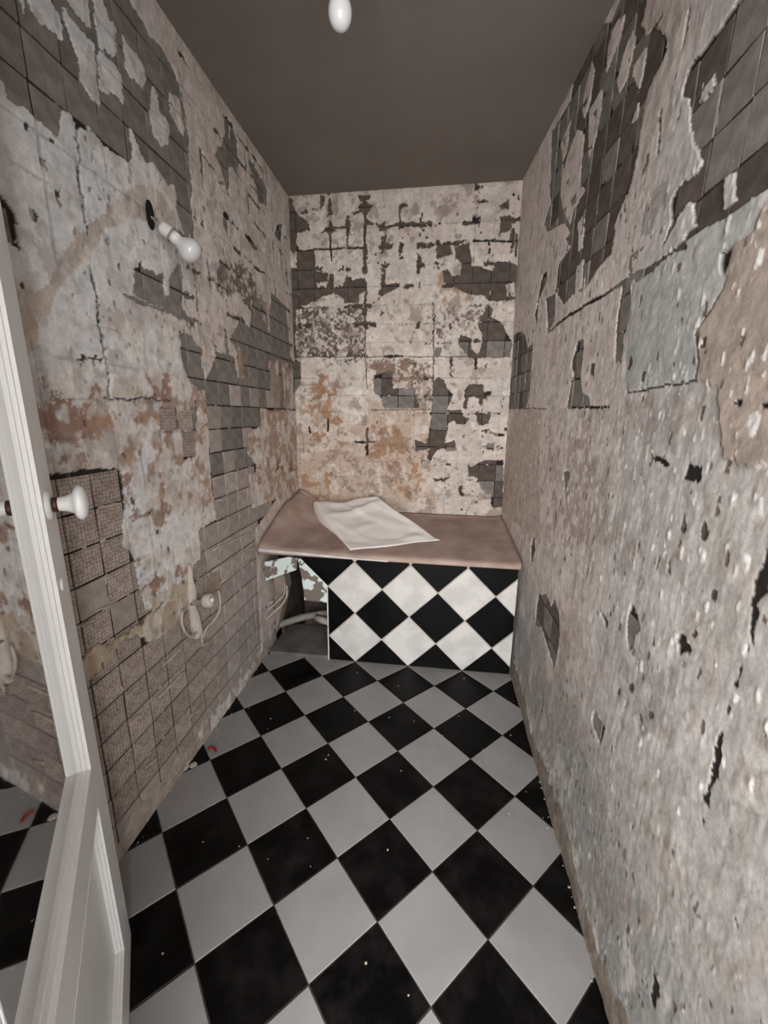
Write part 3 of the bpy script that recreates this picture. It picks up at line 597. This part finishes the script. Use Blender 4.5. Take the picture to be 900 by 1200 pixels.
def bead(s0, z0, s1, z1, ds, dz, depth, parent=DR):
    V, Fc = [], []; n = len(PROF); k_ = depth/.095
    for (s_, z, m_) in ((s0, z0, 1), (s1, z1, -1)):
        for a, o in PROF:                                # mitred ends
            V.append(D(s_+ds*a+(a*m_ if ds == 0 else 0), z+dz*a+(a*m_ if dz == 0 else 0), o*k_))
    for i in range(n): Fc.append((i, (i+1) % n, n+(i+1) % n, n+i))
    Fc.append(tuple(range(n))); Fc.append(tuple(range(2*n-1, n-1, -1)))
    o = mk('glazing_bead', V, Fc, PAINT, parent); return o
for z0, z1, dp_ in ((3.0, DH-.55, .095), (.56, 2.54, .075)):
    bead(.5, z0, .5, z1, 1, 0, dp_); bead(DW-.5, z0, DW-.5, z1, -1, 0, dp_); bead(.5, z0, DW-.5, z0, 0, 1, dp_); bead(.5, z1, DW-.5, z1, 0, -1, dp_)
kz, ks = 5.64, .30
KN = mk('door_knob', *lathe(D(ks, kz, 0), Nd, [(.0,.062),(.075,.06),(.15,.075),(.19,.1),(.205,.135),(.225,.155),(.25,.16),(.275,.135),(.29,.09),(.298,.03)][0:], 24), PORC, DR, True)
KN['label'] = 'white porcelain door knob'
mk('rose', *lathe(D(ks, kz, 0), Nd, [(0,.135),(.012,.135),(.03,.115),(.036,.07)], 24), PORC, KN, True)
mk('neck', *lathe(D(ks, kz, 0), Nd, [(.036,.068),(.08,.068)], 20), BRASS, KN, True)
mk('keyhole_plate', *lathe(D(ks, kz-.75, 0), Nd, [(0,.06),(.01,.06),(.016,.045)], 16), PAINT, DR, True)

# ------------------------------------------------------------------ boxed-in bench at the far end
YP = 4.95
BN = thing('tiled_bench', (1.5, 6.5, 0), 'boxed-in bench with a checkerboard tiled front and dusty brown top', 'bench')
BP = mk('front_panel', *box(.0, 4.74, YP+.035, YP+.14, .0, 2.93), PLASTER, BN)
for k_ in range(-1, 8):
    for l_ in range(-6, 2):
        if (k_+l_) % 2: continue
        g = .018
        P = [((k_+1)*r2-g, l_*r2), (k_*r2, (l_+1)*r2-g), ((k_-1)*r2+g, l_*r2), (k_*r2, (l_-1)*r2+g)]
        P = [(x+.0, z+2.83) for x, z in P]
        lim = [(0,-1,-.02),(0,1,2.93),(1,0,4.73),(-1,0,.72 if l_ == 0 else .0)]
        if k_ == -1: continue
        P = clip(P, lim)
        if len(P) < 3: continue
        mk('panel_tile', *slab(P, lambda x, z, h: (x, YP+.035-h, z), 0, .035, .005), PTILE_W if k_ % 2 else PTILE_B, BP)
def prism_xz(poly, y0, y1):
    n = len(poly); V = [(x, y0, z) for x, z in poly]+[(x, y1, z) for x, z in poly]
    return V, [tuple(range(n)), tuple(range(2*n-1, n-1, -1))]+[(i, n+i, n+(i+1) % n, (i+1) % n) for i in range(n)]
def pxp(q, Y=YP+.05): p = at_y(q[0], q[1], Y); return (max(p[0], XL+.09), p[2])
o = mk('backing_board', *prism_xz([pxp(q) for q in ((349,655),(351,664),(353,673),(356,692),(357,703),(384,706),(390,700),(390,655))], YP+.036, YP+.12), SPLOTCH, BN); o['label'] = 'mint white board with brown adhesive blobs'
o = mk('corner_board', *prism_xz([pxp(q) for q in ((299,663),(310,659),(338,653),(348,655),(347,668),(330,674),(300,680))], YP+.06, YP+.14), SPLOTCH, BN); o['label'] = 'mint white board strip with brown adhesive blobs'
mk('panel_edge', *box(-.03, .0, YP-.004, YP+.14, .0, 2.08), EDGEW, BN)
# top: thick dusty board, sagging front edge, sheet rucked up in the left corner
xs, ys = np.linspace(XL+.06, 4.73, 70), np.linspace(4.72, 8.17, 46)
def ztop(x, y):
    t = np.clip((y-4.72)/3.4, 0, 1); s_ = np.clip((x+1.79)/6.6, 0, 1)
    zf = 3.19 - .11*sstep(0, .45, s_) - .02*sstep(.7, 1, s_)
    z = zf*(1-t) + (3.36+.06*s_)*t
    z = z + sstep(-.55, -1.75, x+.5*(1-t))*(.24+.42*sstep(0, .6, t))*sstep(-.06, .2, t+.03)
    z = z + .05*np.exp(-((y-8.1)/.12)**2) + .07*np.exp(-((x-4.75)/.1)**2)
    return z + .03*(fbm(x+9, y, 2.2, 4, 41)-.5) + .035*(fbm(x*.7+9+y*.6, y*.5, 3.2, 3, 43)-.5)*sstep(.3, -1, x)
X_, Y_ = np.meshgrid(xs, ys, indexing='ij'); Y_ = 4.72+(Y_-4.72)*(yback(X_)-.05-4.72)/3.45; Zt = ztop(X_.ravel(), Y_.ravel()).reshape(X_.shape)
nx, ny = len(xs), len(ys)
ro = .05*np.exp(-((Y_-4.72)/.06)**2); Zt = Zt - ro
V = [(X_[i,j], Y_[i,j], Zt[i,j]) for i in range(nx) for j in range(ny)] + [(X_[i,j], Y_[i,j], 3.0-.05*i/nx) for i in range(nx) for j in range(ny)]
Fc = []
for i in range(nx-1):
    for j in range(ny-1):
        a = i*ny+j; Fc.append((a, a+ny, a+ny+1, a+1)); b = nx*ny+a; Fc.append((b, b+1, b+ny+1, b+ny))
N_ = nx*ny
for i in range(nx-1):
    a = i*ny; Fc.append((a, N_+a, N_+a+ny, a+ny)); a = i*ny+ny-1; Fc.append((a, a+ny, N_+a+ny, N_+a))
for j in range(ny-1):
    Fc.append((j, j+1, N_+j+1, N_+j)); a = (nx-1)*ny+j; Fc.append((a, N_+a, N_+a+1, a+1))
mk('bench_top', V, Fc, BENCH, BN, True)
# white painted front edge that shows on the left half
V = []
n = 24
for i in range(n):
    x = XL+.08+(1.75-XL-.08)*i/(n-1); p0 = at_y(303+(455-303)*i/(n-1), 642.5+15*i/(n-1), 4.70); t = .085*(1-.72*i/(n-1))
    for dy in (0, .03):
        xx = max(p0[0], XL+.09+.02*i); V += [(xx, 4.69+dy, p0[2]), (xx, 4.69+dy, p0[2]-t)]
Fc = []
for i in range(n-1):
    a = i*4; Fc += [(a, a+1, a+5, a+4), (a+2, a+6, a+7, a+3), (a, a+4, a+6, a+2), (a+1, a+3, a+7, a+5)]
Fc += [(0,2,3,1), (4*n-4, 4*n-3, 4*n-1, 4*n-2)]
mk('edge_strip', V, Fc, EDGEW, BN)
# what shows in the broken opening under the bench
mk('base_slab', *box(XL+.1, -.03, YP+.02, 6.5, 0, .1), SLABM, BN)
mk('inner_rubble', *join(box(-1.2, 3.2, 6.6, 6.9, 0, 2.8), box(XL+.1, XL+.16, 5.95, 7.8, .1, 2.8)), DARKIN, BN)
bk = at_y(318, 690, 5.6)
mk('inner_block', *prism_xz([(max(x, XL+.1), max(z, .11)) for x, z in [pxp(q, 5.5) for q in ((300,672),(333,674),(336,690),(322,742),(312,772),(300,772))]], 5.5, 5.9), DARKIN2, BN)
PT = thing('waste_pipe', at_y(350,728,6.0), 'dusty grey pipe lying inside the broken opening of the bench', 'pipe')
mk('pipe_run', *tube(spline([at_y(*q) for q in ((316,736,5.5),(330,731,5.75),(352,724,6.0),(372,720,6.1),(392,718,6.15))], 5), .10, 12), PIPEM, PT, True)
mk('pipe_socket', *tube([at_y(371,724,5.9), at_y(388,730,5.7), at_y(388,748,5.6)], [.11,.12,.12], 12), PLASTER, PT, True)
for i, q in enumerate((((304,731,5.2),(312,718,5.3),(326,704,5.38),(333,696,5.42),(334,683,5.44)), ((303,735,5.06),(316,722,5.12),(330,709,5.2),(336,698,5.28),(336,686,5.34)), ((304,727,5.25),(307,722,5.3),(313,711,5.4),(320,704,5.44)))):
    c = mk('cable', *tube(spline([at_y(*a) for a in q], 5), .026, 7), CABLE, None, True)
    tag(c, ('upper', 'front', 'short rear')[i]+' dusty grey cable hanging in the broken bench opening', 'cable', 'cables in the bench opening')

# crumpled white sheet on the bench
A_, B_, C_, D_ = [at_y(*q) for q in ((366,587,7.55),(441,580,7.85),(517,633,6.0),(412,648,5.0))]
n = 44; V = []; Fc = []
for i in range(n):
    for j in range(n):
        s_, t = i/(n-1), j/(n-1)
        p = A_*(1-s_)*(1-t)+B_*s_*(1-t)+C_*s_*t+D_*(1-s_)*t
        sag = 0.10*math.exp(-((s_-.45)/.2)**2)*math.exp(-(t/.18)**2)
        fa = float(fbm(np.array([s_*.5+t*2.3]), np.array([s_*.7-t*.2+3]), 1.5, 2, 61)[0]); fb = float(fbm(np.array([s_*1.6-t*.9+9]), np.array([t*.6+s_*.3]), 1.7, 2, 65)[0])
        wr = .09*(.5-min(1, abs(fa-.5)*4)) + .05*(.5-min(1, abs(fb-.5)*4))
        ed = min(s_, 1-s_, t, 1-t); env = min(1, ed/.12)
        z0 = float(ztop(np.array([p[0]]), np.array([p[1]]))[0])
        z = max(p[2]+wr*env-sag, z0+.025)
        if ed < 1e-6: z = max(z0+.012, z-.04)
        p[0] += .03*math.sin(9*t+2)*(1-env); p[1] += .03*math.sin(11*s_)*(1-env)
        V.append((p[0], p[1], z))
for i in range(n-1):
    for j in range(n-1): a = i*n+j; Fc.append((a, a+1, a+n+1, a+n))
rim = [i*n for i in range(n)] + [(n-1)*n+j for j in range(1, n)] + [i*n+n-1 for i in range(n-2, -1, -1)] + [j for j in range(n-2, 0, -1)]
m0 = len(V)
for r_ in rim: x, y, z = V[r_]; V.append((x, y, float(ztop(np.array([x]), np.array([y]))[0])+.004))
for i in range(len(rim)): a, b = rim[i], rim[(i+1) % len(rim)]; Fc.append((a, b, m0+(i+1) % len(rim), m0+i))
tag(mk('white_sheet', V, Fc, CLOTH, None, True), 'crumpled white cloth sheet lying on the brown bench top', 'cloth')

# ------------------------------------------------------------------ lamps (both switched off)
def bulb(parent, o, d, s_=1.0, ax=1.0):
    prof = [(0,.06),(.10,.062),(.14,.066),(.2,.09),(.27,.125),(.34,.148),(.40,.15),(.46,.135),(.51,.105),(.545,.06),(.555,.01)]
    b = mk('bulb', *lathe(o, d, [(a*s_*ax, r_*s_) for a, r_ in prof], 24), BULB, parent, True)
    mk('bulb_collar', *lathe(o, d, [(0,.072*s_),(.13*s_*ax,.076*s_)], 20), PLAST, b, True)
hp = np.array(at_x(174,252,XL)); tip = at_x(220,292,XL+.5)
W1 = thing('wall_light', hp, 'bare white bulb in a white holder sticking out of the left wall hole', 'lamp')
p0 = at_x(188,264,XL+.2); p1 = at_x(201,275,XL+.32); dl = (p1-p0)/np.linalg.norm(p1-p0)
mk('cable', *tube(spline([hp+np.array([-.03,0,0]), hp+np.array([.1,.03,-.06]), p0-dl*.08, p0+dl*.03], 5), .022, 8), PIPEM, W1, True)
mk('lamp_holder', *lathe(p0, dl, [(0,.065),(.03,.09),(np.linalg.norm(p1-p0)-.03,.1),(np.linalg.norm(p1-p0),.105)], 20), PLAST, W1, True)
mk('holder_ring', *lathe(p0+dl*(np.linalg.norm(p1-p0)-.02), dl, [(0,.112),(.03,.112)], 20), PIPEM, W1, True)
def px_of(p): c = (np.asarray(p)-CAM) @ RC; return 450+FPX*c[0]/-c[2], 600-FPX*c[1]/-c[2]
hl = np.linalg.norm(p1-p0); tl = hl
while px_of(p0+dl*tl)[0] < 233 and tl < 3: tl += .01
bulb(W1, p0+dl*hl, dl, 1.2, (tl-hl)/.555/1.2)
a, b = uvL((174,252)); hv = [(XL+.035, a+.10*math.cos(t)*.9, b+.2*math.sin(t)) for t in np.linspace(0, 2*math.pi, 20, endpoint=False)]
bx_ = [(XL+.022, p[1], p[2]) for p in hv]
mk('cable_hole_shade', hv+bx_, [tuple(range(20)), tuple(range(39, 19, -1))]+[(i, 20+i, 20+(i+1) % 20, (i+1) % 20) for i in range(20)], BLACKM, W1)  # black disc proud of the plaster, coloured as the shade inside the hole
pc = at_y(398.5, 8, .9)
PL = thing('pendant_light', (pc[0], pc[1], CEIL), 'bare white bulb hanging from the ceiling at the top edge', 'lamp')
mk('ceiling_rose', *lathe((pc[0], pc[1], CEIL), (0,0,-1), [(0,.22),(.06,.2),(.1,.1)], 24), PLAST, PL, True)
hz = pc[2]+.62
mk('cable', *tube([(pc[0], pc[1], CEIL-.02), (pc[0], pc[1], hz-.06)], .02, 8), PLAST, PL, True)
mk('lamp_holder', *lathe((pc[0], pc[1], hz), (0,0,-1), [(0,.04),(.04,.08),(.3,.09),(.36,.09)], 20), PLAST, PL, True)
bulb(PL, np.array([pc[0], pc[1], hz-.34]), (0,0,-1), .88)

# ------------------------------------------------------------------ pipe stub with cables on the left wall
q0 = np.array(at_x(226,742,XL+.06)); PS = thing('capped_pipe', q0, 'plaster crusted pipe stub with a round cap low on the left wall', 'pipe')
rs = random.Random(4); P = [at_x(x, y, XL+.025) for x, y in ((222,662),(223,680),(224,700),(226,718),(229,735),(231,746))]
mk('plastered_pipe', *tube(spline(P, 4), [.04+.05*min(1, i/6)+rs.uniform(-.018,.018) for i in range(21)], 10), PLASTER, PS, True)
e0 = at_x(232,706,XL+.1); e1 = at_x(240,704,XL+.2); dcap = e1-e0
mk('elbow', *tube([at_x(225,706,XL+.08), e0, e1], [.06,.065,.065], 12), PIPEM, PS, True)
mk('round_cap', *lathe(e1, dcap+np.array([.08,-.02,0]), [(-.05,.09),(.0,.13),(.10,.135),(.14,.12),(.16,.05)], 18), PLASTER, PS, True)
mk('cap_screw', *lathe(at_x(247,703,XL+.36), (1,-.3,.1), [(0,.05),(.05,.045),(.06,.02)], 10), PLAST, PS, True)
for i, (q, lb) in enumerate(((((256,692),(258,702),(257,716),(250,728),(242,736),(236,752)), 'pale cable looping off the round cap of the pipe stub'),
                       (((229,712),(233,725),(236,740),(238,756),(244,752)), 'pale cable hanging straight down below the pipe stub'),
                       (((214,716),(213,730),(218,742),(226,746),(232,738)), 'pale cable curling round the foot of the pipe stub'))):
    tag(mk('cable', *tube(spline([at_x(x, y, XL+.12-.02*abs(j-2)) for j, (x, y) in enumerate(q)], 6), .023, 8), CABLE, None, True), lb, 'cable', 'cables on the left wall')

# ------------------------------------------------------------------ bits on the floor
P = [at_z(x, y, .03) for x, y in ((243,878),(247,876),(251,877),(254,881))]
tag(mk('red_scrap', *tube(spline(P, 4), [.012]+[.022]*11+[.008], 7), REDM, None, True), 'small curved red plastic scrap on a white floor tile', 'scrap')
def lump(name, q, r_, mat, label, cat, flat=.5, seed=0):
    c = at_z(q[0], q[1], 0); V, Fc = lathe((0,0,0), (0,0,1), [(0,.8),(.25,1),(.6,.8),(.9,.4),(1,.05)], 9); rs = random.Random(seed)
    V = [(c[0]+v[0]*r_*rs.uniform(.7,1.2), c[1]+v[1]*r_*rs.uniform(.7,1.2), max(0, v[2]*r_*flat*rs.uniform(.8,1.1))) for v in V]
    return tag(mk(name, V, Fc, mat), label, cat)
lump('plaster_lump', (213,901), .12, PLASTER, 'crumbled plaster lump on a black tile by the left wall', 'rubble', .4, 1)
lump('plaster_lump', (226,897), .07, PLASTER, 'smaller plaster lump beside the crumbled one by the left wall', 'rubble', .5, 2)
rs = random.Random(21); V, Fc = [], []
for i in range(110):
    x, y = rs.uniform(-1.7, 4.7), rs.uniform(-3.2, 4.8)
    if rs.random() < .4: x = rs.choice((-1.72, 4.72))+rs.uniform(-.12,.12)*1; x = min(max(x, -1.74), 4.74)
    r_ = rs.uniform(.004, .011); v, f = box(x-r_, x+r_*rs.uniform(.6,1.6), y-r_, y+r_, 0, r_)
    V, Fc = join((V, Fc), (v, f))
tag(mk('floor_grit', V, Fc, GROUT_L), 'tiny pale crumbs of plaster scattered over the floor tiles', 'grit', kind='stuff')
print('squares', nL, nB, nR, 'wall verts', len(L.u), len(Bk.u), len(Rw.u))
